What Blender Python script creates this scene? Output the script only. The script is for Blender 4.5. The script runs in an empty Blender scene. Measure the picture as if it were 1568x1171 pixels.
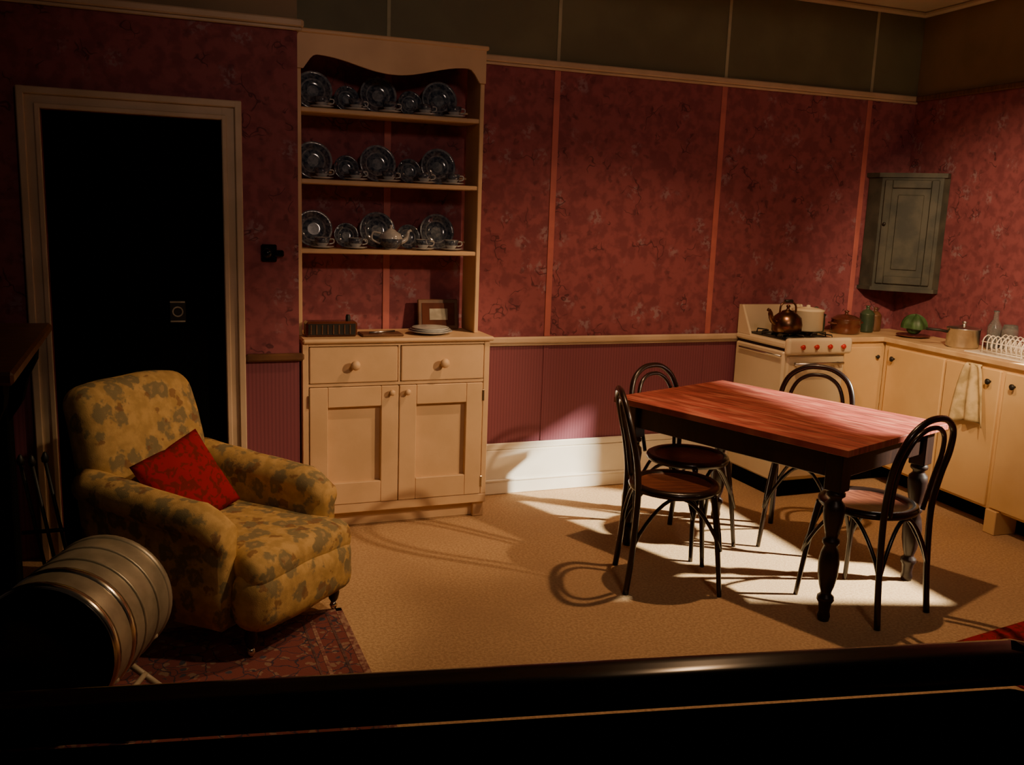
import bpy, bmesh, random
from math import *
from mathutils import Vector, Matrix, noise
random.seed(4)
V=Vector
# ------------------------------------------------------------ materials
def newmat(name):
    m=bpy.data.materials.new(name); m.use_nodes=True
    nt=m.node_tree; return m,nt,nt.nodes['Principled BSDF']
def N(nt,t,**k):
    n=nt.nodes.new(t)
    for a,b in k.items(): setattr(n,a,b)
    return n
def L(nt,a,b): nt.links.new(a,b)
def c4(c): return (c[0],c[1],c[2],1)
def mixc(nt,fac,a,b):
    n=N(nt,'ShaderNodeMix',data_type='RGBA')
    for idx,val in ((0,fac),(6,a),(7,b)):
        if hasattr(val,'is_output'): L(nt,val,n.inputs[idx])
        elif idx==0: n.inputs[0].default_value=val
        else: n.inputs[idx].default_value=c4(val)
    return n.outputs[2]
def ramp(nt,fac,p0,p1):
    n=N(nt,'ShaderNodeMapRange'); n.inputs[1].default_value=p0; n.inputs[2].default_value=p1; n.interpolation_type='SMOOTHSTEP'
    L(nt,fac,n.inputs[0]); return n.outputs[0]
def mul(nt,a,b):
    n=N(nt,'ShaderNodeMath',operation='MULTIPLY'); L(nt,a,n.inputs[0])
    if hasattr(b,'is_output'): L(nt,b,n.inputs[1])
    else: n.inputs[1].default_value=b
    return n.outputs[0]
def nz(nt,co,scale,detail=3,dist=0,rough=.5):
    n=N(nt,'ShaderNodeTexNoise'); n.inputs['Scale'].default_value=scale; n.inputs['Detail'].default_value=detail
    n.inputs['Distortion'].default_value=dist; n.inputs['Roughness'].default_value=rough
    L(nt,co,n.inputs['Vector']); return n.outputs['Fac']
def vor(nt,co,scale,feature='F1'):
    n=N(nt,'ShaderNodeTexVoronoi'); n.feature=feature; n.inputs['Scale'].default_value=scale
    L(nt,co,n.inputs['Vector']); return n.outputs['Distance']
def coords(nt,scale=(1,1,1),rot=(0,0,0),loc=(0,0,0)):
    t=N(nt,'ShaderNodeTexCoord'); mp=N(nt,'ShaderNodeMapping')
    mp.inputs['Scale'].default_value=scale; mp.inputs['Rotation'].default_value=rot; mp.inputs['Location'].default_value=loc
    L(nt,t.outputs['Object'],mp.inputs['Vector']); return mp.outputs[0]
def warp(nt,co,scale,amt,off=(0,0,0),detail=2):
    wp=N(nt,'ShaderNodeTexNoise'); wp.inputs['Scale'].default_value=scale; wp.inputs['Detail'].default_value=detail; L(nt,co,wp.inputs['Vector'])
    ad=N(nt,'ShaderNodeVectorMath',operation='MULTIPLY_ADD'); L(nt,wp.outputs['Color'],ad.inputs[0]); ad.inputs[1].default_value=(amt,)*3; L(nt,co,ad.inputs[2])
    if any(off):
        a2=N(nt,'ShaderNodeVectorMath',operation='ADD'); L(nt,ad.outputs[0],a2.inputs[0]); a2.inputs[1].default_value=off; return a2.outputs[0]
    return ad.outputs[0]
def bump(nt,b,h,strength=.3,dist=.01):
    n=N(nt,'ShaderNodeBump'); n.inputs['Strength'].default_value=strength; n.inputs['Distance'].default_value=dist
    L(nt,h,n.inputs['Height']); L(nt,n.outputs[0],b.inputs['Normal'])
def pm(name,c1,c2=None,scale=6,rough=.6,metal=0,bs=0,bscale=60,stretch=(1,1,1),coat=0,spec=.5):
    m,nt,b=newmat(name); co=coords(nt,stretch)
    if c2 is None: c2=tuple(x*.8 for x in c1)
    f=ramp(nt,nz(nt,co,scale,4),.35,.65)
    L(nt,mixc(nt,f,c1,c2),b.inputs['Base Color'])
    b.inputs['Roughness'].default_value=rough; b.inputs['Metallic'].default_value=metal
    b.inputs['Coat Weight'].default_value=coat; b.inputs['Specular IOR Level'].default_value=spec
    if bs: bump(nt,b,nz(nt,co,bscale,3),bs,.004)
    return m
def wallpaper():
    m,nt,b=newmat('floral_wallpaper'); co=coords(nt)
    f1=ramp(nt,nz(nt,co,18,5,.3),.38,.64)
    c=mixc(nt,f1,(.275,.080,.092),(.195,.055,.068))
    w=warp(nt,co,22,.07,(0,0,0),3)
    k=mul(nt,mul(nt,ramp(nt,vor(nt,w,6.5),.36,.16),ramp(nt,nz(nt,co,45,2),.46,.58)),.6)
    c=mixc(nt,k,c,(.32,.22,.25))
    w2=warp(nt,co,9,.25,(.3,.1,.7),2)
    e=mul(nt,mul(nt,ramp(nt,vor(nt,w2,7,'DISTANCE_TO_EDGE'),.036,.010),ramp(nt,nz(nt,co,8,1),.56,.64)),.7)
    c=mixc(nt,e,c,(.05,.018,.025))
    k=mul(nt,ramp(nt,vor(nt,warp(nt,co,26,.06,(.5,.2,.9)),11),.22,.10),.5)
    c=mixc(nt,k,c,(.09,.03,.04))
    L(nt,c,b.inputs['Base Color']); b.inputs['Roughness'].default_value=.75; b.inputs['Specular IOR Level'].default_value=.25
    return m
def lincrusta():
    m,nt,b=newmat('dado_stripe_paper'); co=coords(nt)
    w=N(nt,'ShaderNodeTexWave'); w.bands_direction='X'; w.inputs['Scale'].default_value=18; w.inputs['Distortion'].default_value=.4; L(nt,co,w.inputs['Vector'])
    c=mixc(nt,ramp(nt,w.outputs['Fac'],.3,.9),(.21,.055,.080),(.17,.044,.064))
    L(nt,c,b.inputs['Base Color']); b.inputs['Roughness'].default_value=.6
    return m
def carpet():
    m,nt,b=newmat('beige_carpet'); co=coords(nt)
    c=mixc(nt,ramp(nt,nz(nt,co,90,3),.35,.65),(.58,.39,.21),(.44,.28,.145))
    c=mixc(nt,mul(nt,ramp(nt,nz(nt,co,2.2,3),.4,.75),.5),c,(.42,.27,.15))
    L(nt,c,b.inputs['Base Color']); b.inputs['Roughness'].default_value=.95; b.inputs['Specular IOR Level'].default_value=.1
    bump(nt,b,nz(nt,co,220,2),.5,.005); return m
def floral_fabric():
    m,nt,b=newmat('floral_upholstery'); co=coords(nt)
    c=mixc(nt,ramp(nt,nz(nt,co,26,4),.35,.65),(.60,.38,.15),(.46,.29,.11))
    w=warp(nt,co,34,.075,(0,0,0),4)
    c=mixc(nt,mul(nt,ramp(nt,vor(nt,w,12),.52,.36),.85),c,(.21,.175,.10))
    c=mixc(nt,mul(nt,ramp(nt,vor(nt,w,12),.22,.12),.7),c,(.46,.30,.14))
    w2=warp(nt,co,30,.07,(.31,.17,.44),4)
    c=mixc(nt,mul(nt,ramp(nt,vor(nt,w2,12),.27,.18),.75),c,(.24,.12,.06))
    L(nt,c,b.inputs['Base Color']); b.inputs['Roughness'].default_value=.95; b.inputs['Specular IOR Level'].default_value=.08
    bump(nt,b,nz(nt,co,300,2),.25,.003); return m
def red_cloth():
    m,nt,b=newmat('red_damask'); co=coords(nt)
    c=mixc(nt,ramp(nt,nz(nt,co,28,3,1.2),.5,.58),(.33,.014,.014),(.18,.018,.013))
    L(nt,c,b.inputs['Base Color']); b.inputs['Roughness'].default_value=.9; b.inputs['Specular IOR Level'].default_value=.1; return m
def persian():
    m,nt,b=newmat('persian_rug_weave'); co=coords(nt)
    w=warp(nt,co,20,.05)
    c=mixc(nt,ramp(nt,vor(nt,w,24),.34,.30),(.17,.04,.035),(.24,.13,.09))
    c=mixc(nt,ramp(nt,vor(nt,w,13),.20,.16),c,(.045,.04,.06))
    c=mixc(nt,ramp(nt,vor(nt,w,13,'DISTANCE_TO_EDGE'),.035,.02),c,(.04,.025,.04))
    L(nt,c,b.inputs['Base Color']); b.inputs['Roughness'].default_value=.95
    bump(nt,b,nz(nt,co,250,2),.4,.004); return m
def tabletop():
    m,nt,b=newmat('scrubbed_red_wood'); co=coords(nt,(1.2,16,1))
    g=nz(nt,co,3,6,.6)
    c=mixc(nt,ramp(nt,g,.38,.62),(.34,.072,.048),(.17,.034,.024))
    c=mixc(nt,mul(nt,ramp(nt,nz(nt,coords(nt,(2,9,1)),2.6,4),.48,.66),.6),c,(.46,.16,.10))
    L(nt,c,b.inputs['Base Color']); b.inputs['Roughness'].default_value=.5; b.inputs['Specular IOR Level'].default_value=.3
    bump(nt,b,g,.12,.003); return m
WP=wallpaper(); DP=lincrusta(); CARP=carpet(); FLOR=floral_fabric(); RED=red_cloth(); PERS=persian(); TTOP=tabletop()
CREAM=pm('cream_paint',(.70,.475,.27),(.61,.41,.225),4,.5,bs=.08)
TRIMP=pm('aged_cream_trim',(.60,.45,.31),(.50,.37,.24),5,.5)
BASEP=pm('white_gloss_skirting',(.84,.78,.66),(.76,.70,.58),4,.35)
YCREAM=pm('yellow_cream_cabinet',(.74,.51,.24),(.66,.44,.20),3,.45)
WORKT=pm('worktop_cream',(.68,.48,.25),(.56,.37,.19),8,.35)
GREEN=pm('dark_green_paint',(.15,.145,.078),(.12,.115,.062),3,.6)
GSTR=pm('pale_green_batten',(.40,.38,.24),(.33,.31,.20),8,.6)
RSTR=pm('red_batten',(.52,.15,.13),(.42,.12,.11),8,.6)
BLK=pm('black_paint',(.0025,.003,.004),(.002,.002,.003),4,.9,spec=.08)
GBLK=pm('gloss_black_lacquer',(.003,.003,.004),(.002,.002,.003),4,.2,spec=.35)
BENT=pm('dark_bentwood',(.018,.008,.005),(.010,.005,.004),12,.28,coat=.15,spec=.4)
SEATW=pm('brown_seat_wood',(.14,.04,.018),(.08,.022,.012),10,.4,stretch=(1,8,1),spec=.4)
DKWOOD=pm('dark_turned_wood',(.020,.008,.005),(.012,.005,.004),10,.35,stretch=(5,5,1),spec=.4)
BRWOOD=pm('brown_wood',(.16,.075,.035),(.09,.04,.02),8,.4,stretch=(1,8,1))
ENAM=pm('cream_enamel',(.74,.62,.42),(.68,.56,.36),3,.25,coat=.3)
STEEL=pm('brushed_steel',(.62,.60,.56),(.5,.48,.45),20,.28,1)
TIN=pm('drum_grey_metal',(.40,.34,.25),(.29,.25,.18),12,.42,.5)
BRASS=pm('drum_bright_band',(.72,.64,.50),(.62,.54,.40),20,.22,1)
COPPER=pm('dark_copper',(.22,.12,.07),(.13,.07,.04),14,.3,1)
IRON=pm('cast_iron',(.02,.02,.02),(.03,.025,.02),14,.5,.4)
REDP=pm('red_plastic',(.55,.02,.015),(.45,.015,.01),5,.3)
CHW=pm('white_china',(.55,.55,.53),(.42,.42,.42),30,.15,coat=.5)
PLW=pm('plate_rim_glaze',(.25,.27,.30),(.11,.13,.16),50,.12,coat=.6)
CHB=pm('blue_china_pattern',(.03,.04,.07),(.12,.14,.17),70,.12,coat=.6)
BROWNG=pm('brown_glaze',(.12,.035,.02),(.07,.02,.012),8,.2,coat=.4)
GGLZ=pm('green_glaze',(.05,.08,.04),(.03,.05,.03),8,.3)
LEAF=pm('cabbage_leaf',(.06,.13,.04),(.03,.07,.02),18,.5)
TOWEL=pm('tea_towel',(.66,.52,.28),(.40,.31,.15),16,.9)
GRYGRN=pm('distressed_grey_green',(.070,.068,.050),(.035,.038,.030),9,.6,bs=.2,bscale=30)
PAPER=pm('old_paper',(.42,.38,.30),(.28,.25,.19),20,.7)
LEGW=pm('pale_wood',(.42,.34,.24),(.3,.24,.16),10,.5)
CEIL=pm('ceiling_plaster',(.60,.50,.36),(.55,.45,.32),3,.8)
OLIVE=pm('olive_paint',(.24,.16,.08),(.19,.13,.06),3,.6)
m,nt,b=newmat('clear_glass'); b.inputs['Transmission Weight'].default_value=.9; b.inputs['Roughness'].default_value=.05; b.inputs['Base Color'].default_value=(.8,.85,.85,1); GLASS=m
# ------------------------------------------------------------ mesh builder
class B:
    def __init__(s,name): s.n=name; s.bm=bmesh.new(); s.mats=[]
    def mi(s,mat):
        if mat not in s.mats: s.mats.append(mat)
        return s.mats.index(mat)
    def add(s,vs,fs,mat,smooth=True,M=None):
        i=s.mi(mat); bv=[s.bm.verts.new((M@V(v)) if M else v) for v in vs]
        for f in fs:
            if len(set(f))<3: continue
            try: q=s.bm.faces.new([bv[k] for k in f]); q.material_index=i; q.smooth=smooth
            except ValueError: pass
    def box(s,x0,x1,y0,y1,z0,z1,mat,r=.004,M=None):
        cx,cy,cz=(x0+x1)/2,(y0+y1)/2,(z0+z1)/2; h=[abs(x1-x0)/2,abs(y1-y0)/2,abs(z1-z0)/2]
        r=min(r,min(h)*.9)
        if r<=0: r=1e-4
        vs=[];idx={}
        for sx in(-1,1):
            for sy in(-1,1):
                for sz in(-1,1):
                    for a in range(3):
                        p=[sx*h[0],sy*h[1],sz*h[2]]
                        for k in range(3):
                            if k!=a: p[k]-=(sx,sy,sz)[k]*r
                        idx[(sx,sy,sz,a)]=len(vs); vs.append((cx+p[0],cy+p[1],cz+p[2]))
        fs=[]
        for a in range(3):
            u,w=(a+1)%3,(a+2)%3
            for sg in(-1,1):
                f=[]
                for su,sw in((-1,-1),(1,-1),(1,1),(-1,1)):
                    q=[0,0,0];q[a]=sg;q[u]=su;q[w]=sw; f.append(idx[(*q,a)])
                fs.append(f if sg>0 else f[::-1])
            for su in(-1,1):
                for sw in(-1,1):
                    q0=[0,0,0];q0[a]=-1;q0[u]=su;q0[w]=sw;q1=list(q0);q1[a]=1
                    f=[idx[(*q0,u)],idx[(*q1,u)],idx[(*q1,w)],idx[(*q0,w)]]
                    fs.append(f if su*sw<0 else f[::-1])
        for sx in(-1,1):
            for sy in(-1,1):
                for sz in(-1,1):
                    f=[idx[(sx,sy,sz,a)] for a in range(3)]; fs.append(f if sx*sy*sz>0 else f[::-1])
        s.add(vs,fs,mat,False,M)
    def rbox(s,c,size,r,mat,M=None,fn=None,n=6,m=4):
        h=[a/2 for a in size]; r=min(r,min(h)*.999)
        ax=[]
        for k in range(3):
            hk=h[k]; e=[-hk+r*(1-cos(i/m*pi/2))*1.0 for i in range(m)]
            inner=[-hk+r+(2*hk-2*r)*i/n for i in range(n+1)]
            lst=e+inner; lst=lst+[-t for t in e[::-1]]; ax.append(lst)
        for a in range(3):
            u,w=(a+1)%3,(a+2)%3
            for sg in(-1,1):
                vs=[];fs=[]; nu,nw=len(ax[u]),len(ax[w])
                for i in ax[u]:
                    for j in ax[w]:
                        p=[0,0,0];p[a]=sg*h[a];p[u]=i;p[w]=j
                        q=[max(-h[k]+r,min(h[k]-r,p[k])) for k in range(3)]
                        d=V(p)-V(q); p=V(q)+d.normalized()*r if d.length>1e-9 else V(p)
                        if fn: p=V(fn(p))
                        vs.append(p+V(c))
                for i in range(nu-1):
                    for j in range(nw-1):
                        f=[i*nw+j,(i+1)*nw+j,(i+1)*nw+j+1,i*nw+j+1]
                        fs.append(f if sg>0 else f[::-1])
                s.add(vs,fs,mat,True,M)
    def lathe(s,prof,o,mat,seg=24,M=None,mats=None):
        n=len(prof); vs=[]
        for k in range(seg):
            a=2*pi*k/seg
            for r,z in prof: vs.append((o[0]+r*cos(a),o[1]+r*sin(a),o[2]+z))
        for i in range(n-1):
            fs=[]
            for k in range(seg):
                k2=(k+1)%seg; fs.append([k*n+i,k2*n+i,k2*n+i+1,k*n+i+1])
            s.add(vs,fs,mats[i] if mats else mat,True,M)
    def tube(s,pts,r,mat,seg=10,closed=False,M=None,flat=1.0):
        pts=[V(p) for p in pts]; n=len(pts)
        rr=r if isinstance(r,(list,tuple)) else [r]*n
        tang=[]
        for i in range(n):
            a=pts[(i-1)%n] if (closed or i>0) else pts[0]; c=pts[(i+1)%n] if (closed or i<n-1) else pts[-1]
            tang.append((c-a).normalized())
        up=V((0,0,1)) if abs(tang[0].z)<.9 else V((0,1,0))
        nr=(up-tang[0]*up.dot(tang[0])).normalized(); vs=[]
        for i in range(n):
            nr=(nr-tang[i]*nr.dot(tang[i])).normalized(); bn=tang[i].cross(nr)
            for k in range(seg):
                a=2*pi*k/seg; vs.append(pts[i]+nr*cos(a)*rr[i]*flat+bn*sin(a)*rr[i])
        fs=[]
        for i in range(n if closed else n-1):
            j=(i+1)%n
            for k in range(seg):
                k2=(k+1)%seg; fs.append([i*seg+k,i*seg+k2,j*seg+k2,j*seg+k])
        if not closed: fs.append(list(range(seg))[::-1]); fs.append([(n-1)*seg+k for k in range(seg)])
        s.add(vs,fs,mat,True,M)
    def prism(s,poly,axis,a0,a1,mat,M=None,smooth=False):
        def P(p,a):
            q=[0,0,0]; o=[i for i in range(3) if i!=axis]; q[o[0]]=p[0];q[o[1]]=p[1];q[axis]=a; return tuple(q)
        n=len(poly); vs=[P(p,a0) for p in poly]+[P(p,a1) for p in poly]
        fs=[list(range(n)),[n+i for i in range(n)][::-1]]+[[i,n+i,n+(i+1)%n,(i+1)%n] for i in range(n)]
        s.add(vs,fs,mat,smooth,M)
    def loft(s,rings,mat,M=None,cap=True):
        n=len(rings[0]); vs=[p for r in rings for p in r]; fs=[]
        for i in range(len(rings)-1):
            for k in range(n):
                k2=(k+1)%n; fs.append([i*n+k,i*n+k2,(i+1)*n+k2,(i+1)*n+k])
        if cap: fs.append(list(range(n))[::-1]); fs.append([(len(rings)-1)*n+k for k in range(n)])
        s.add(vs,fs,mat,True,M)
    def done(s,loc=(0,0,0),rz=0):
        bmesh.ops.remove_doubles(s.bm,verts=s.bm.verts,dist=2e-5)
        bmesh.ops.recalc_face_normals(s.bm,faces=s.bm.faces)
        me=bpy.data.meshes.new(s.n); s.bm.to_mesh(me); s.bm.free()
        for m in s.mats: me.materials.append(m)
        o=bpy.data.objects.new(s.n,me); bpy.context.collection.objects.link(o)
        o.location=loc; o.rotation_euler=(0,0,rz); return o
def cr(pts,k=6,closed=False):
    pts=[V(p) for p in pts]; n=len(pts); out=[]
    for i in range(n if closed else n-1):
        g=lambda j: pts[j%n] if closed else pts[max(0,min(n-1,j))]
        p0,p1,p2,p3=g(i-1),g(i),g(i+1),g(i+2)
        for t in range(k):
            t/=k; out.append(.5*((2*p1)+(p2-p0)*t+(2*p0-5*p1+4*p2-p3)*t*t+(-p0+3*p1-3*p2+p3)*t**3))
    if not closed: out.append(pts[-1])
    return out
def RZ(a): return Matrix.Rotation(a,4,'Z')
def T(x,y,z): return Matrix.Translation((x,y,z))
# ------------------------------------------------------------ room
W=4.8077; WD=4.4012; XE=.644; XC=4.577; ZR=2.385; ZD=.8906; ZB=.2977; ZC=2.9; AL=-.059
b=B('floor'); b.box(-1.2,6,-1.0,W+.1,-.1,0,CARP); b.done()
def wallseg(b,x0,x1,yf,back=.1,zlo=0):
    b.box(x0,x1,yf,yf+back,ZD,ZR,WP,0); b.box(x0,x1,yf,yf+back,0,ZD,DP,0); b.box(x0,x1,yf,yf+back,ZR,ZC,GREEN,0)
b=B('wall_back'); wallseg(b,XE-.02,XC+.1,W); b.done()
DXL,DXR,DZT=-.40,.312,1.945
b=B('wall_left') # door wall, stepped forward like a chimney breast (left of door)
b.box(-1.2,DXL,WD,WD+.12,0,ZD,DP,0); b.box(-1.2,DXL,WD,WD+.12,ZD,DZT,WP,0); b.done()
b=B('wall_left') # right of door, with return
b.box(DXR,XE,WD,WD+.12,0,ZD,DP,0); b.box(DXR,XE,WD,WD+.12,ZD,DZT,WP,0)
b.box(XE-.1,XE,WD+.12,W+.1,0,DZT,WP,0); b.done()
b=B('wall_left') # above door
b.box(-1.2,XE,WD,WD+.12,DZT,ZR,WP,0); b.box(-1.2,XE,WD,WD+.12,ZR,ZC,OLIVE,0)
b.box(XE-.1,XE,WD+.12,W+.1,DZT,ZR,WP,0); b.box(XE-.1,XE,WD+.12,W+.1,ZR,ZC,GREEN,0)
b.done()
# right wall with the kitchen window
WY0,WY1,WZ0,WZ1=-2.47,-1.60,1.06,1.73
b=B('wall_right')
b.box(0,.1,-3.6,.15,0,WZ0,WP,0); b.box(0,.1,-3.6,.15,WZ1,ZR,WP,0); b.box(0,.1,-3.6,WY0,WZ0,WZ1,WP,0); b.box(0,.1,WY1,.15,WZ0,WZ1,WP,0)
b.box(0,.1,-3.6,.15,ZR,ZC,OLIVE,0)
b.done((XC,W,0),AL)
b=B('window_1')
for y0,y1,z0,z1 in((WY0-.06,WY0,WZ0-.06,WZ1+.06),(WY1,WY1+.06,WZ0-.06,WZ1+.06),(WY0,WY1,WZ1,WZ1+.06),(WY0-.08,WY1+.08,WZ0-.06,WZ0)):
    b.box(-.02,.0,y0,y1,z0,z1,YCREAM,.004)
b.done((XC,W,0),AL)
b=B('ceiling'); b.box(-1.2,XC+.1,3.55,W+.1,ZC,ZC+.05,CEIL,0); b.done()
b=B('trim_picture_rail')
for y0,x0,x1 in((W,XE,XC),(WD,-1.2,XE+.02)):
    b.box(x0,x1,y0-.028,y0,ZR-.02,ZR+.012,TRIMP,.006); b.box(x0,x1,y0-.016,y0,ZR-.035,ZR-.02,TRIMP,.004)
b.box(XE,XE+.028,WD-.02,W,ZR-.02,ZR+.012,TRIMP,.006)
b.done()
b=B('trim_picture_rail_right'); b.box(-.028,0,-3.6,0,ZR-.02,ZR+.012,BRWOOD,.006); b.done((XC,W,0),AL)
b=B('trim_dado_rail')
b.box(XE,3.9,W-.03,W,ZD-.02,ZD+.016,TRIMP,.008); b.box(XE,3.9,W-.018,W,ZD-.034,ZD-.02,TRIMP,.004)
b.box(.40,XE+.02,WD-.03,WD,ZD-.02,ZD+.016,BRWOOD,.008)
b.done()
b=B('baseboard_back'); b.box(XE,3.9,W-.02,W,0,ZB-.04,BASEP,.003); b.box(XE,3.9,W-.016,W,ZB-.04,ZB,BASEP,.006)
b.box(XE,3.9,W-.027,W,0,.09,BASEP,.006); b.box(XE,3.9,W-.032,W,.075,.09,BASEP,.004); b.done()
b=B('baseboard_left'); b.box(.40,XE+.02,WD-.02,WD,0,ZB,BASEP,.004); b.done()
b=B('trim_cornice'); b.box(-1.2,XC,W-.04,W,ZC-.03,ZC,CEIL,.01); b.done()
b=B('trim_cornice_right'); b.box(-.04,0,-3.6,0,ZC-.03,ZC,CEIL,.01); b.done((XC,W,0),AL)
b=B('trim_wall_battens')
for x in (1.155,2.088,3.149,4.21):
    b.box(x-.018,x+.018,W-.006,W,ZD+.016,ZR-.035,RSTR,.002); b.box(x-.016,x+.016,W-.004,W,ZB,ZD-.034,RSTR if x<1.2 else DP,.002)
    b.box(x-.010,x+.010,W-.006,W,ZR+.012,ZC,GSTR,.002)
b.done()
b=B('trim_door_frame')
def arch(x0,x1,zt,w,y0,y1,mt):
    b.box(x0-w,x0,y0,y1,0,zt+w,mt,.004); b.box(x1,x1+w,y0,y1,0,zt+w,mt,.004); b.box(x0-w+.0005,x1+w-.0005,y0+.0005,y1,zt,zt+w-.0005,mt,.004)
arch(DXL,DXR,1.945,.085,WD-.018,WD,TRIMP); arch(-.455,.367,2.0,.03,WD-.034,WD,TRIMP); arch(DXL,DXR,1.945,.022,WD-.028,WD,TRIMP)
b.done()
b=B('door_1'); b.box(DXL+.002,DXR-.002,WD+.04,WD+.08,0,1.943,BLK,.003)
for xa,xb in((-.32,-.08),(-.02,.22)):
    for za,zb in((.15,.85),(1.0,1.8)):
        b.box(xa,xb,WD+.036,WD+.04,za,zb,BLK,.003)
b.box(.075,.145,WD+.026,WD+.036,1.05,1.15,IRON,.006)
b.lathe([(.024,0),(.024,.003),(.018,.003),(.018,.0)],(0,0,0),PAPER,20,T(.11,WD+.026,1.10)@Matrix.Rotation(pi/2,4,'X')); 
b.box(.078,.142,WD+.024,WD+.027,1.053,1.060,PAPER,.001); b.box(.078,.142,WD+.024,WD+.027,1.140,1.147,PAPER,.001)
b.done()
b=B('light_switch'); b.box(.475,.545,WD-.012,WD,1.33,1.41,GBLK,.006); b.lathe([(.022,0),(.022,.02),(.012,.03),(0,.032)],(0,0,0),GBLK,20,T(.50,WD-.012,1.37)@Matrix.Rotation(pi/2,4,'X'))
b.box(.53,.575,WD-.03,WD,1.355,1.385,GBLK,.006); b.done()
# ------------------------------------------------------------ dresser
b=B('kitchen_dresser')
x0,x1,yf,yb=.662,1.61,4.455,W-.034
ft=.965
b.box(x0,x1,yf,yb,.10,ft-.02,CREAM,.004)
b.box(x0+.02,x1-.05,yf+.03,yb,0,.10,CREAM,.004)
b.box(x1-.06,x1,yf,yf+.06,0,.11,CREAM,.004); b.box(x1-.06,x1,yb-.06,yb,0,.11,CREAM,.004); 
b.box(x0,x1,yf-.026,yf+.01,.085,.13,CREAM,.003)
b.box(x0-.0,x1+.02,yf-.045,yb,ft-.022,ft,CREAM,.008)
xm=(x0+x1)/2
def knob(bb,x,y,z,mt,s=1,M=None):
    MM=T(x,y,z)@Matrix.Rotation(pi/2,4,'X')
    if M: MM=M@MM
    bb.lathe([(.009*s,0),(.008*s,.012*s),(.019*s,.022*s),(.021*s,.03*s),(.014*s,.039*s),(0,.042*s)],(0,0,0),mt,18,MM)
b.box(x0,x0+.03,yf-.026,yf+.002,.13,.944,CREAM,.003); b.box(x1-.03,x1,yf-.026,yf+.002,.13,.944,CREAM,.003)
b.box(x0+.03,x1-.03,yf-.024,yf+.002,.73,.745,CREAM,.002); b.box(x0+.03,x1-.03,yf-.024,yf+.002,.927,.944,CREAM,.002); b.box(xm-.006,xm+.006,yf-.024,yf+.002,.745,.93,CREAM,.002)
for xa,xb in((x0+.033,xm-.009),(xm+.009,x1-.033)):
    b.box(xa,xb,yf-.030,yf+.004,.748,.924,CREAM,.004); knob(b,(xa+xb)/2,yf-.030,.838,CREAM,1.15)
for xa,xb in((x0+.033,xm-.002),(xm+.002,x1-.033)):
    za,zb=.133,.727; st=.088
    b.box(xa,xa+st,yf-.030,yf+.002,za,zb,CREAM,.003); b.box(xb-st,xb,yf-.030,yf+.002,za,zb,CREAM,.003)
    b.box(xa+st,xb-st,yf-.0298,yf+.002,za,za+.11,CREAM,.003); b.box(xa+st,xb-st,yf-.0298,yf+.002,zb-.10,zb,CREAM,.003)
knob(b,xm-.04,yf-.030,.695,CREAM,.75); knob(b,xm+.04,yf-.030,.695,CREAM,.75)
for z in(.66,.2):
    b.box(x0+.024,x0+.036,yf-.034,yf,z-.03,z+.03,BRASS,.002); b.box(x1-.036,x1-.024,yf-.034,yf,z-.03,z+.03,BRASS,.002)
uy=4.56; ux1=1.588; ux0=x0
b.box(ux0,ux0+.022,uy,yb,ft,2.37,CREAM,.003); b.box(ux1-.022,ux1,uy,yb,ft,2.37,CREAM,.003)
SH=[2.045,1.715,1.385]
for z in SH: b.box(ux0+.02,ux1-.02,uy+.006,yb,z-.022,z,CREAM,.004); b.box(ux0+.02,ux1-.02,yb-.02,yb-.012,z+.035,z+.045,CREAM,.002)
b.box(ux0,ux1,uy,yb,2.35,2.37,CREAM,.003)
poly=[(ux0,2.39),(ux1,2.39)]
xc=(ux0+ux1)/2; hw=(ux1-ux0)/2
for i in range(61):
    u=1-2*i/60; a=abs(u)
    if a>.93: z=2.215
    elif a>.80: z=2.215+.065*sin((.93-a)/.13*pi/2)
    else: z=2.250+.030*sin(pi*(a/.8-.5))
    poly.append((xc+hw*u,z))
b.prism(poly[::-1],1,uy-.014,uy,CREAM)
b.box(ux0-.0,ux1+.012,uy-.022,yb,2.372,2.392,CREAM,.005)
b.done()
pl=B('dinner_plates'); cups=B('teacups')
def plate(bb,x,y,z,r,tilt=.2,M=None):
    MM=T(x,y,z+r*.98)@Matrix.Rotation(pi/2-tilt,4,'X')
    bb.lathe([(0,.004),(r*.30,.004),(r*.58,.004),(r*.66,.010),(r*.90,.018),(r,.022),(r,.019),(r*.66,.004),(r*.6,0),(0,0)],(0,0,0),PLW,32,MM,[PLW,CHB,PLW,CHB,PLW if r>.07 else CHB,PLW,PLW,PLW,PLW])
def cup(bb,x,y,z,s=1):
    bb.lathe([(0,.003),(.03*s,.003),(.062*s,.012*s),(.06*s,.014*s),(.03*s,.006)],(x,y,z),CHW,24)
    bb.lathe([(.018*s,.006),(.02*s,.012*s),(.034*s,.03*s),(.041*s,.058*s),(.039*s,.058*s),(.03*s,.03*s),(0,.014*s)],(x,y,z),CHW,24,None,[CHW,CHW,CHB,CHW,CHW,CHW])
    bb.tube(cr([(x+.037*s,y,z+.05*s),(x+.058*s,y,z+.048*s),(x+.058*s,y,z+.03*s),(x+.034*s,y,z+.024*s)],4),.0035*s,CHW,6)
for si,z in enumerate(SH):
    for x in(.765,1.085,1.40): plate(pl,x,W-.075,z,.092)
    for x in(.925,1.245): plate(pl,x,W-.085,z,.062)
    for x in(.79,.955,1.12,1.30,1.45):
        if si==2 and x==1.12: continue
        cup(cups,x,4.62,z,.95)
pl.done(); cups.done()
b=B('teapot'); z=SH[2]; o=(1.135,4.63,z)
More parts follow.
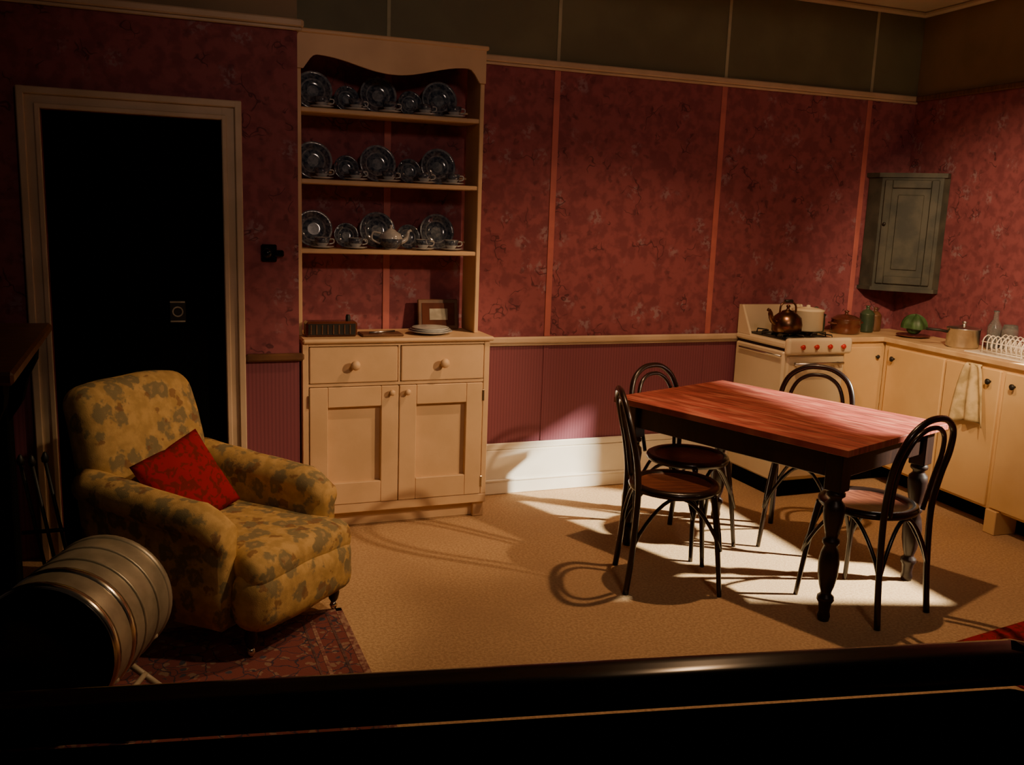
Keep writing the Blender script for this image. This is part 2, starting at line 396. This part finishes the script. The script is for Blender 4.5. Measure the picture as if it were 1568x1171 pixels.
b.lathe([(0,0),(.03,0),(.034,.006),(.055,.03),(.06,.055),(.05,.08),(.028,.092),(.026,.096),(.012,.104),(.006,.108),(.01,.116),(.006,.123),(0,.124)],o,CHW,24,None,[CHW,CHW,CHB,CHB,CHW,CHW,CHW,CHW,CHW,CHW,CHW,CHW])
b.tube(cr([(o[0]+.05,o[1],z+.035),(o[0]+.08,o[1],z+.055),(o[0]+.09,o[1],z+.09),(o[0]+.105,o[1],z+.098)],5),[.012]*6+[.009]*5+[.007]*5,CHW,8)
b.tube(cr([(o[0]-.05,o[1],z+.08),(o[0]-.09,o[1],z+.085),(o[0]-.095,o[1],z+.05),(o[0]-.055,o[1],z+.03)],5),.005,CHW,8)
b.done()
z=ft
b=B('tabletop_radio'); b.box(.69,.94,4.49,4.58,z,z+.075,BROWNG,.01); b.box(.70,.93,4.487,4.49,z+.01,z+.065,IRON,.002)
for i in range(8): b.box(.71+i*.027,.716+i*.027,4.484,4.488,z+.015,z+.06,BRWOOD,.001)
b.lathe([(.012,0),(.012,.02),(.008,.03),(0,.03)],(.90,4.53,z+.075),IRON,12); b.done()
b=B('bread_board'); b.box(.96,1.17,4.47,4.60,z,z+.012,BRWOOD,.005); b.tube([(1.0,4.5,z+.018),(1.14,4.55,z+.018)],.005,STEEL,8); b.done()
b=B('serving_platter')
for k in range(3): b.lathe([(0,.004),(.07,.004),(.115-.01*k,.018),(.112-.01*k,.02),(.06,.008),(0,.008)],(1.33,4.56,z+.008*k),CHW,32)
b.done()
b=B('picture_frame'); MM=T(1.42,4.72,z)@Matrix.Rotation(-.15,4,'X')
b.box(-.11,.11,-.008,.008,0,.16,BRWOOD,.004,MM); b.box(-.09,.09,-.011,-.006,.02,.14,BROWNG,.001,MM); b.box(-.05,.05,-.013,-.010,.05,.11,PAPER,.001,MM); b.done()
# ------------------------------------------------------------ table
def table():
    b=B('dining_table'); hl,hw,zt=.61,.43,.74
    n=5
    for i in range(n):
        y0=-hw+2*hw*i/n; b.box(-hl,hl,y0+.0004,y0+2*hw/n-.0004,zt-.028,zt,TTOP,.0015)
    for s_ in(-1,1):
        b.box(-hl+.07,hl-.07,s_*(hw-.07)-.011,s_*(hw-.07)+.011,zt-.14,zt-.028,DKWOOD,.003)
        b.box(s_*(hl-.07)-.011,s_*(hl-.07)+.011,-hw+.07,hw-.07,zt-.14,zt-.028,DKWOOD,.003)
        for t_ in(-1,1):
            x,y=s_*(hl-.075),t_*(hw-.075)
            b.box(x-.037,x+.037,y-.037,y+.037,zt-.19,zt-.028,DKWOOD,.004)
            b.lathe([(.030,.552),(.038,.54),(.038,.53),(.026,.52),(.026,.51),(.040,.495),(.043,.47),(.038,.42),(.028,.375),(.024,.355),(.034,.345),(.034,.33),(.026,.32),(.036,.29),(.042,.25),(.040,.20),(.030,.15),(.022,.125),(.022,.115),(.033,.105),(.035,.09),(.026,.075),(.022,.04),(.026,.02),(.022,0),(0,0)],(x,y,0),DKWOOD,20)
    return b.done((2.67,3.47,0),radians(110))
table()
# ------------------------------------------------------------ bentwood chairs
def chair(loc,ang):
    b=B('dining_chair')
    b.lathe([(0,.448),(.15,.446),(.158,.452),(.165,.458),(.185,.462),(.198,.455),(.202,.445),(.198,.432),(.185,.428),(.16,.432),(.0,.438)],(0,0,0),BENT,36,None,[SEATW,SEATW]+[BENT]*8)
    half=[(-.215,-.170,0),(-.195,-.165,.2),(-.185,-.162,.44),(-.20,-.174,.59),(-.225,-.178,.70),(-.248,-.147,.795),(-.260,-.078,.847),(-.262,0,.86)]
    path=half+[(x,-y,z) for x,y,z in half[-2::-1]]
    b.tube(cr(path,6),.0135,BENT,10)
    half=[(-.178,-.112,.45),(-.197,-.130,.59),(-.219,-.133,.69),(-.238,-.105,.77),(-.248,-.055,.810),(-.25,0,.82)]
    path=half+[(x,-y,z) for x,y,z in half[-2::-1]]
    b.tube(cr(path,6),.010,BENT,10)
    for s_ in(-1,1):
        b.tube(cr([(.19,s_*.17,0),(.172,s_*.153,.2),(.155,s_*.135,.36),(.145,s_*.125,.435)],5),[.010+.005*i/15 for i in range(16)],BENT,10)
    legs=[((-.197,-.165),(.182,-.160)),((.182,-.160),(.182,.160)),((.182,.160),(-.197,.165)),((-.197,.165),(-.197,-.165))]
    for (a,c) in legs:
        pts=[]
        for i in range(17):
            t=i/16; k=sin(pi*t)
            x=a[0]+(c[0]-a[0])*t; y=a[1]+(c[1]-a[1])*t
            z=.20+.222*min(1,k**.75*1.02)
            pts.append((x*(1-.10*k),y*(1-.10*k),z))
        b.tube(pts,.0085,BENT,8)
    return b.done((loc[0],loc[1],0),radians(ang))
chair((2.115,3.395),-20); chair((2.43,3.80),-70); chair((3.03,3.66),225); chair((2.785,2.95),103)
# ------------------------------------------------------------ armchair
b=B('armchair')
def wob(p,a=.006,s=7):
    n_=noise.noise_vector(V(p)*s); return V(p)+n_*a
b.rbox((-.36,0,.20),(.64,.56,.17),.05,FLOR,fn=lambda p:wob(p))
def cush(p):
    p=V(p); k=(1-(p.x/.36)**2)*(1-(p.y/.27)**2); p.z+=.02*k if p.z>0 else 0
    if p.x>.2: 
        w=1+.16*min(1,(p.x-.2)/.05); p.y*=w
    return wob(p)
b.rbox((-.26,0,.315),(.68,.48,.13),.055,FLOR,fn=cush,n=10)
b.rbox((.0,0,.21),(.16,.58,.23),.075,FLOR,fn=lambda p:wob((p[0]+.02*cos(p[1]*5),p[1],p[2])))
for s_ in(-1,1):
    rings=[]
    for i in range(15):
        t=i/14; x=-.74+.66*t
        rr=1.0+.10*sin(t*pi); zc=.487+.035*(1-t)**2
        sc=1 if i<13 else (.93 if i==13 else .78)
        ring=[]
        prof=[(-.05,.11),(-.052,.25),(-.05,.38)]
        for k in range(13):
            a=radians(205-(k*250/12)); prof.append((.012+.072*cos(a),zc+.066*sin(a)))
        prof+=[(.052,.36),(.055,.25),(.052,.11)]
        for y,z in prof:
            y=y*sc*rr; z=.30+(z-.30)*(sc if z>.3 else 1)
            p=wob((x+(.0 if i<14 else .02),y,z),.006)
            ring.append(V((p.x,s_*(p.y+.275),p.z)))
        rings.append(ring if s_>0 else ring[::-1])
    b.loft(rings,FLOR)
MB=T(-.70,0,.28)@Matrix.Rotation(-.20,4,'Y')
def backfn(p):
    p=V(p); h=(p.z+.32)/.64
    p.y*=1.0-.04*h; 
    if p.z>.1: p.z-= .035*(abs(p.y)/.28)**2.5
    if p.x>0: p.x+=.035*(1-(p.y/.3)**2)*sin(pi*max(0,min(1,h)))
    p.x-=.03*h*h
    return wob(p,.008,6)
b.rbox((0,0,.30),(.17,.58,.665),.07,FLOR,M=MB,fn=backfn,n=10)
for s_ in(-1,1):
    b.lathe([(.022,.14),(.026,.12),(.018,.10),(.024,.07),(.018,.045),(.012,.035)],(-.0,s_*.235,0),DKWOOD,16)
    b.lathe([(0,0.001),(.010,.004),(.016,.018),(.010,.032),(0,.036)],(0,s_*.235,0),BRASS,14)
    b.tube([(-.66,s_*.24,.14),(-.72,s_*.24,.0)],[.024,.014],DKWOOD,10)
b.done((.465,3.34,0.009),radians(-48))
b=B('throw_pillow'); n=18; vs=[];fs=[]
for side in(1,-1):
    o=len(vs)
    for i in range(n+1):
        for j in range(n+1):
            u=-1+2*i/n; v=-1+2*j/n
            pin=1-.07*(1-abs(u*v)**.6)*max(abs(u),abs(v))**4
            th=.055*((1-u*u)*(1-v*v))**.45
            wv=noise.noise(V((u*2,v*2,side)))*.008
            vs.append((u*.165*pin,v*.165*pin,side*(th+wv*(1-u*u)*(1-v*v))))
    for i in range(n):
        for j in range(n):
            f=[o+i*(n+1)+j,o+(i+1)*(n+1)+j,o+(i+1)*(n+1)+j+1,o+i*(n+1)+j+1]; fs.append(f if side>0 else f[::-1])
b.add(vs,fs,RED,True,Matrix.Rotation(radians(62),4,'Y')@Matrix.Rotation(.3,4,'Z'))
F_=V((cos(radians(-48)),sin(radians(-48)),0)); S_=V((-F_.y,F_.x,0))
pp=V((.465,3.34,.0))+F_*(-.47)+S_*(-.06)
b.done((pp.x,pp.y,.525),radians(-58))
# ------------------------------------------------------------ drum on trestle
b=B('metal_barrel')
ax=V((.17,.42,.0)).normalized(); ang=atan2(ax.y,ax.x)
BC=(-.235,2.95); r=.20; Lh=.215; zc=.315
MM=T(BC[0],BC[1],zc)@RZ(ang)@Matrix.Rotation(pi/2,4,'Y')
b.lathe([(0,-Lh+.015),(r-.02,-Lh+.015),(r-.015,-Lh),(r,-Lh),(r+.003,-Lh+.01),(r+.002,-Lh*.5),(r+.002,Lh*.5),(r+.003,Lh-.01),(r,Lh),(r-.02,Lh),(r-.03,Lh-.015),(0,Lh-.015)],(0,0,0),TIN,48,MM,[GBLK,GBLK,BLK,BRASS,TIN,TIN,TIN,TIN,TIN,TIN,TIN])
for zz,mt,w in((-.195,BRASS,.016),(-.085,BRASS,.016),(.0,TIN,.006),(.10,TIN,.006),(.195,TIN,.014)):
    b.lathe([(r,zz-w),(r+.006,zz-w*.85),(r+.008,zz),(r+.006,zz+w*.85),(r,zz+w)],(0,0,0),mt,48,MM)
ML=T(BC[0],BC[1],.009)@RZ(ang)
for x in(-.14,.15):
    for s_ in(-1,1): b.tube([(x,s_*.05,.115),(x+.0,s_*.20,0)],.011,LEGW,8,M=ML); b.tube([(x,s_*.17,.20),(x,-s_*.02,.09)],.011,LEGW,8,M=ML)
b.tube([(-.14,-.13,.06),(.15,-.13,.06)],.009,LEGW,8,M=ML); b.tube([(-.14,.13,.06),(.15,.13,.06)],.009,LEGW,8,M=ML)
b.done()
# ------------------------------------------------------------ fireplace
b=B('fireplace_mantel')
b.box(-.95,-.33,2.6,3.62,1.12,1.155,BRWOOD,.008); b.box(-.95,-.36,2.63,3.60,1.085,1.12,BLK,.006)
for y0 in(2.68,3.44):
    b.box(-.95,-.46,y0,y0+.12,0,1.09,BLK,.006)
    b.prism([(-.46,1.09),(-.365,1.09),(-.37,1.04),(-.40,.98),(-.42,.90),(-.46,.84)],1,y0+.01,y0+.11,BLK)
b.box(-.95,-.48,2.68,3.56,.85,1.09,BLK,.004); b.done()
b=B('fire_irons')
for i,(x,y) in enumerate(((-.34,3.72),(-.38,3.74),(-.30,3.76))):
    b.tube([(x,y,.02),(x-.09,y,.62)],.007,IRON,8); b.lathe([(0,0),(.012,.005),(.014,.02),(.006,.04),(0,.045)],(x-.09,y,.61),IRON,12)
    b.box(x-.03,x+.03,y-.008,y+.008,.015,.07,IRON,.004)
b.tube([(-.48,3.74,.35),(-.28,3.74,.35)],.008,IRON,8); b.box(-.48,-.26,3.67,3.82,0,.015,IRON,.004); b.done()
b=B('persian_rug'); b.box(-.45,.67,2.25,3.50,0,.008,PERS,.003)
RB=pm('rug_border',(.34,.20,.14),(.16,.045,.04),60,.9); RD=pm('rug_dark_band',(.05,.025,.03),(.15,.06,.05),50,.9)
b.box(.645,.672,2.25,3.50,.0005,.0095,RB,.001); b.box(.60,.612,2.25,3.46,.001,.0092,RD,.001); b.box(.53,.545,2.25,3.42,.001,.0092,RB,.001); b.box(.50,.51,2.25,3.42,.001,.0092,RD,.001)
b.box(-.45,.67,3.47,3.50,.0005,.0095,RB,.001); b.done()
b=B('red_rug'); b.box(0,1.6,-1.0,0,0,.010,RED,.003); b.done((2.78,2.50,0),radians(8))
# ------------------------------------------------------------ stove
b=B('gas_stove'); x0,x1,yf,yb=3.335,3.775,4.28,4.77
b.box(x0,x1,yf+.02,yb,.10,.87,ENAM,.012); b.box(x0+.03,x1-.03,yf+.05,yb-.02,0,.10,BLK,.004)
b.box(x0-.004,x1+.004,yf,yb,.885,.925,ENAM,.012); b.box(x0+.01,x1-.01,yf+.03,yb,.865,.89,IRON,.004)
b.box(x0+.03,x1-.03,yf+.03,yb-.05,.920,.930,IRON,.004)
b.rbox(((x0+x1)/2,yf-.004,.90),(x1-x0+.01,.05,.095),.02,ENAM,n=2)
for i in range(4):
    x=x0+.08+i*.094; knob(b,x,yf-.028,.90,REDP,.72)
b.box(x0+.02,x1-.02,yf+.004,yf+.024,.24,.84,ENAM,.012)
b.tube([(x0+.05,yf-.025,.80),(x1-.05,yf-.025,.80)],.008,STEEL,10)
for x in(x0+.07,x1-.07): b.tube([(x,yf+.01,.80),(x,yf-.025,.80)],.006,STEEL,8)
b.box(x0+.02,x1-.02,yf+.004,yf+.024,.12,.225,ENAM,.01)
b.tube([(x0-.012,yf+.03,.84),(x0-.012,yb-.06,.84)],.006,STEEL,8)
poly=[(x0,.92),(x1,.92),(x1,1.06)]+[(x1-.03+.03*cos(a),1.06+.03*sin(a)) for a in (.4,.9,1.4)]+[(x0+.03+.03*cos(a),1.06+.03*sin(a)) for a in(1.7,2.2,2.8)]
b.prism(poly,1,yb-.035,yb-.01,ENAM); 
b.prism([(yb-.01,.92),(yb-.14,.92),(yb-.04,1.09),(yb-.01,1.09)],0,x0,x0+.014,ENAM); b.prism([(yb-.01,.92),(yb-.14,.92),(yb-.04,1.09),(yb-.01,1.09)],0,x1-.014,x1,ENAM)
for cx in(x0+.12,x1-.12):
    for cy in(yf+.13,yb-.17):
        b.lathe([(.05,0),(.05,.008),(.03,.014),(0,.014)],(cx,cy,.928),IRON,20)
        for k in range(4):
            a=k*pi/2+.4; b.tube([(cx+.02*cos(a),cy+.02*sin(a),.952),(cx+.085*cos(a),cy+.085*sin(a),.952),(cx+.09*cos(a),cy+.09*sin(a),.928)],.004,IRON,6)
b.done()
b=B('copper_kettle'); o=(3.455,4.45,.956)
b.lathe([(0,0),(.075,0),(.085,.01),(.088,.05),(.08,.09),(.05,.115),(.035,.12),(.034,.126),(.01,.134),(.008,.145),(.013,.153),(.008,.162),(0,.163)],o,COPPER,28)
b.tube(cr([(o[0]-.07,o[1],o[2]+.05),(o[0]-.11,o[1],o[2]+.08),(o[0]-.125,o[1],o[2]+.125),(o[0]-.14,o[1],o[2]+.135)],4),[.018]*4+[.014]*4+[.010]*5,COPPER,10)
b.tube(cr([(o[0]-.055,o[1],o[2]+.11),(o[0]-.05,o[1],o[2]+.16),(o[0],o[1],o[2]+.185),(o[0]+.05,o[1],o[2]+.16),(o[0]+.055,o[1],o[2]+.11)],5),.006,COPPER,8)
b.tube([(o[0]-.025,o[1],o[2]+.183),(o[0]+.025,o[1],o[2]+.183)],.010,IRON,8); b.done()
b=B('enamel_stockpot'); o=(3.655,4.52,.956)
b.lathe([(0,0),(.085,0),(.092,.008),(.092,.115),(.096,.12),(.096,.126),(.06,.136),(.012,.142),(.01,.152),(0,.154)],o,ENAM,30)
for s_ in(-1,1): b.tube(cr([(o[0]+s_*.09,o[1]-.03,o[2]+.09),(o[0]+s_*.115,o[1]-.02,o[2]+.095),(o[0]+s_*.115,o[1]+.02,o[2]+.095),(o[0]+s_*.09,o[1]+.03,o[2]+.09)],4),.005,IRON,8)
b.done()
# ------------------------------------------------------------ kitchen units
ZK=.92
b=B('corner_cupboard_unit'); b.box(3.79,4.545,4.455,W-.01,.10,ZK-.03,YCREAM,.003); b.box(3.79,4.54,4.50,W-.02,0,.10,BLK,.002)
b.box(3.785,4.55,4.435,W-.01,ZK-.03,ZK,WORKT,.004); b.box(3.83,4.17,4.438,4.456,.13,.86,YCREAM,.004); knob(b,4.13,4.438,.80,IRON,.6); b.done()
b=B('kitchen_counter')
fx=-.36; ys=-.388
b.box(fx,-.005,-2.0,ys,.12,ZK-.03,YCREAM,.003); b.box(fx+.13,-.01,-2.0,ys,0,.12,BLK,.002)
b.box(fx-.02,-.004,-2.0,ys,ZK-.03,ZK,WORKT,.004)
def door(bb,y0,y1,ky):
    bb.box(fx-.018,fx+.002,y0,y1,.135,.865,YCREAM,.005)
    MM=T(fx-.018,ky,.80)@RZ(-pi/2)
    bb.lathe([(.006,0),(.006,.01),(.015,.016),(.016,.024),(0,.03)],(0,0,0),IRON,14,MM@Matrix.Rotation(pi/2,4,'X'))
door(b,-.90,-.44,-.50); door(b,-1.30,-.915,-1.24); door(b,-1.75,-1.33,-1.4)
b.box(fx-.03,fx+.12,-1.40,-1.325,0,.13,YCREAM,.004)
b.box(fx+.03,-.05,-1.55,-.98,ZK-.002,ZK+.008,BASEP,.004)
b.done((XC,W,0),AL)
def onR(x,y): 
    q=RZ(AL)@V((x,y,0)); return (XC+q.x,W+q.y)
b=B('tea_towel'); vs=[];fs=[]; nx,nz_=16,20
for i in range(nx+1):
    for j in range(nz_+1):
        u=i/nx; v=j/nz_; w=.05+.085*v**.7
        y=-1.13+(u-.5)*2*w; x=fx-.030-.014*(1+sin(u*15+v*2))*(.35+v)-.004; z=.875-.30*v-.06*abs(u-.35)*v
        vs.append((x,y,z))
for i in range(nx):
    for j in range(nz_):
        a=i*(nz_+1)+j; fs.append([a,a+1,a+nz_+2,a+nz_+1])
b.add(vs,fs,TOWEL); b.tube([(fx-.03,-1.18,.872),(fx-.03,-1.08,.872)],.008,TOWEL,8); o=b.done((XC,W,0),AL)
md=o.modifiers.new('s','SOLIDIFY'); md.thickness=.004
def pot(name,x,y,r,h,mt,lid=True,z=ZK,handles=True):
    b=B(name); b.lathe([(0,0),(r*.9,0),(r,.01),(r*1.02,h*.6),(r*.97,h),(r*1.02,h+.004),(r*.98,h+.008)]+([(r*.6,h+.028),(.012,h+.034),(.01,h+.045),(.016,h+.055),(0,h+.06)] if lid else [(r*.93,h),(r*.92,.012),(0,.01)]),(x,y,z),mt,28)
    if handles:
        for s_ in(-1,1): b.tube(cr([(x+s_*r*.98,y-.025,z+h*.75),(x+s_*(r+.028),y-.015,z+h*.8),(x+s_*(r+.028),y+.015,z+h*.8),(x+s_*r*.98,y+.025,z+h*.75)],4),.006,mt,8)
    return b.done()
pot('brown_casserole',4.03,4.62,.09,.085,BROWNG)
pot('green_crock',3.86,4.70,.06,.10,GGLZ,True,ZK,False)
pot('storage_jar',4.23,4.66,.045,.11,GGLZ,True,ZK,False)
pot('storage_jar',4.33,4.70,.04,.095,BRWOOD,True,ZK,False)
b=B('cabbage'); 
for k in range(16):
    a=k*2.4; rr=.075*(.35+.65*k/15); vs=[];fs=[]
    for i in range(7):
        for j in range(7):
            u=(i/6-.5)*1.5; v=j/6
            el=v*1.7-.15; R_=rr*(1.0+.10*sin(6*u+k))
            p=V((R_*cos(el)*cos(u),R_*cos(el)*sin(u),R_*sin(el)+.055)); p=RZ(a)@p
            vs.append(p+V((0,0,.01)))
    for i in range(6):
        for j in range(6):
            q=i*7+j; fs.append([q,q+7,q+8,q+1])
    b.add(vs,fs,LEAF)
b.rbox((0,0,.06),(.09,.09,.09),.044,LEAF,n=2)
b.lathe([(0,0),(.06,0),(.10,.012),(.098,.015),(.05,.006),(0,.006)],(0,0,0),BROWNG,24)
x,y=onR(-.18,-.41); b.done((x,y,ZK))
b=B('saucepan'); x,y=onR(-.20,-.83); r=.088
b.lathe([(0,0),(r-.01,0),(r,.01),(r,.105),(r+.005,.108),(r+.003,.112),(r*.5,.122),(.012,.126),(.01,.138),(.018,.146),(0,.15)],(0,0,0),STEEL,32)
b.tube([(-.07,.04,.085),(-.11,.07,.092),(-.17,.11,.095)],.008,IRON,8); b.done((x,y,ZK))
b=B('glass_bottle'); x,y=onR(-.07,-.92); b.lathe([(0,0),(.035,0),(.038,.01),(.038,.13),(.015,.17),(.013,.21),(.017,.215),(.014,.22),(.010,.21),(.012,.17),(.034,.13),(.034,.012),(0,.01)],(x,y,ZK),GLASS,24); b.done()
b=B('glass_jug'); x,y=onR(-.06,-1.02); b.lathe([(0,0),(.04,0),(.045,.02),(.042,.12),(.036,.15),(.034,.15),(.038,.12),(.04,.02),(0,.01)],(x,y,ZK),GLASS,24); b.done()
b=B('dish_rack')
for i in range(9):
    yy=-.13+.26*i/8
    b.tube(cr([(-.09,yy,.012),(-.09,yy,.07),(-.06,yy,.095),(-.03,yy,.07),(-.03,yy,.02),(.03,yy,.02),(.03,yy,.07),(.06,yy,.095),(.09,yy,.07),(.09,yy,.012)],3),.003,BASEP,6)
for xx in(-.09,.09,-.03,.03): b.tube([(xx,-.14,.010),(xx,.14,.010)],.004,BASEP,6)
for xx in(-.09,.09): b.tube([(xx,-.14,.06),(xx,.14,.06)],.003,BASEP,6)
for xx in(-.09,.09):
    for yy in(-.13,.13): b.tube([(xx,yy,0),(xx,yy,.015)],.004,BASEP,6)
x,y=onR(-.20,-1.20); b.done((x,y,ZK+.009),AL)
b=B('corner_wall_cabinet')
P0=V((4.262,4.80)); P1=V((4.275,4.70)); P2=V((4.50,4.43)); P3=V((4.55,4.43))
poly=[(P0.x,P0.y),(P1.x,P1.y),(P2.x,P2.y),(P3.x,P3.y),(4.57,4.80)]
b.prism(poly,2,1.205,1.89,GRYGRN)
def ex(k): 
    c=V((4.43,4.68)); return [tuple(V(p)+(V(p)-c).normalized()*k) if i<3 else p for i,p in enumerate(poly)]
b.prism(ex(.022),2,1.885,1.912,GRYGRN); b.prism(ex(.012),2,1.185,1.208,GRYGRN)
d=(P2-P1); ln=d.length; ang=atan2(d.y,d.x); MC=T(P1.x,P1.y,0)@RZ(ang)
for (a0,a1,z0,z1) in((.02,.065,1.23,1.87),(ln-.065,ln-.02,1.23,1.87),(.065,ln-.065,1.23,1.28),(.065,ln-.065,1.82,1.87)):
    b.box(a0,a1,-.016,.001,z0,z1,GRYGRN,.004,MC)
b.box(.10,ln-.10,-.008,.001,1.32,1.78,GRYGRN,.004,MC)
knob(b,.04,-.016,1.60,IRON,.5,MC); b.done()
# ------------------------------------------------------------ guard rail (visitor barrier)
b=B('guard_railing')
pA=V((-.9,1.415)); pC=V((1.25,.995)); pE=V((1.75,.45))
for p,q in((pA,pC),(pC,pE)):
    d=q-p; a=atan2(d.y,d.x); l=d.length; M_=T(p.x,p.y,.016)@RZ(a)
    b.rbox((l/2,-.04,.925),(l+.04,.085,.052),.024,GBLK,M=M_,n=3)
    b.rbox((l/2,-.055,.862),(l,.05,.04),.018,BLK,M=M_,n=3)
    b.box(0,l,-.065,-.045,-.016,.85,BLK,.002,M_)
    k=int(l/.3)
    for i in range(k+1): b.box(i*l/k-.02,i*l/k+.02,-.09,-.04,-.016,.85,GBLK,.004,M_)
b.done()
# ------------------------------------------------------------ camera
f,th,ph,ro=1423.16,.3740,.1828,.0355
F=V((sin(th)*cos(ph),cos(th)*cos(ph),-sin(ph)));R=V((cos(th),-sin(th),0));U=R.cross(F)
Rc=R*cos(ro)+U*sin(ro); Uc=U*cos(ro)-R*sin(ro)
cd=bpy.data.cameras.new('camera'); cd.lens=f/1568*36; cd.sensor_width=36; cd.clip_start=.02
co=bpy.data.objects.new('camera',cd); bpy.context.collection.objects.link(co)
co.matrix_world=Matrix(((Rc.x,Uc.x,-F.x,0),(Rc.y,Uc.y,-F.y,0),(Rc.z,Uc.z,-F.z,1.6),(0,0,0,1)))
bpy.context.scene.camera=co
# ------------------------------------------------------------ lights
def spot(name,loc,tgt,e,col,size,blend,rad=.04):
    l=bpy.data.lights.new(name,'SPOT'); l.energy=e; l.color=col; l.spot_size=radians(size); l.spot_blend=blend; l.shadow_soft_size=rad
    o=bpy.data.objects.new(name,l); bpy.context.collection.objects.link(o); o.location=loc
    o.rotation_euler=(V(tgt)-V(loc)).to_track_quat('-Z','Y').to_euler(); return o
spot('spot_through_window',(6.6,1.6,2.9),(4.46,2.75,1.36),8500,(1,.93,.74),34,.1,.06)
spot('spot_overhead',(2.5,3.45,2.88),(2.4,3.2,0),125,(1,.58,.29),125,.6,.03)
spot('spot_dresser',(3.7,1.5,2.5),(1.2,4.45,.48),380,(1,.66,.36),29,.8,.05)
spot('spot_kitchen',(2.6,2.0,2.7),(4.5,4.0,1.15),360,(1,.66,.36),44,.8,.05)
spot('spot_armchair',(2.2,2.3,2.9),(.2,3.5,.4),125,(1,.70,.38),34,.7,.05)
spot('spot_added_fill',(1.2,-.4,3.3),(2.4,4.6,1.4),90,(1,.70,.52),75,.8,.25)  # added broad fill from the front to lift dim areas, no real lamp there
w=bpy.data.worlds.new('world'); bpy.context.scene.world=w; w.use_nodes=True
w.node_tree.nodes['Background'].inputs[0].default_value=(1,.75,.65,1); w.node_tree.nodes['Background'].inputs[1].default_value=.014
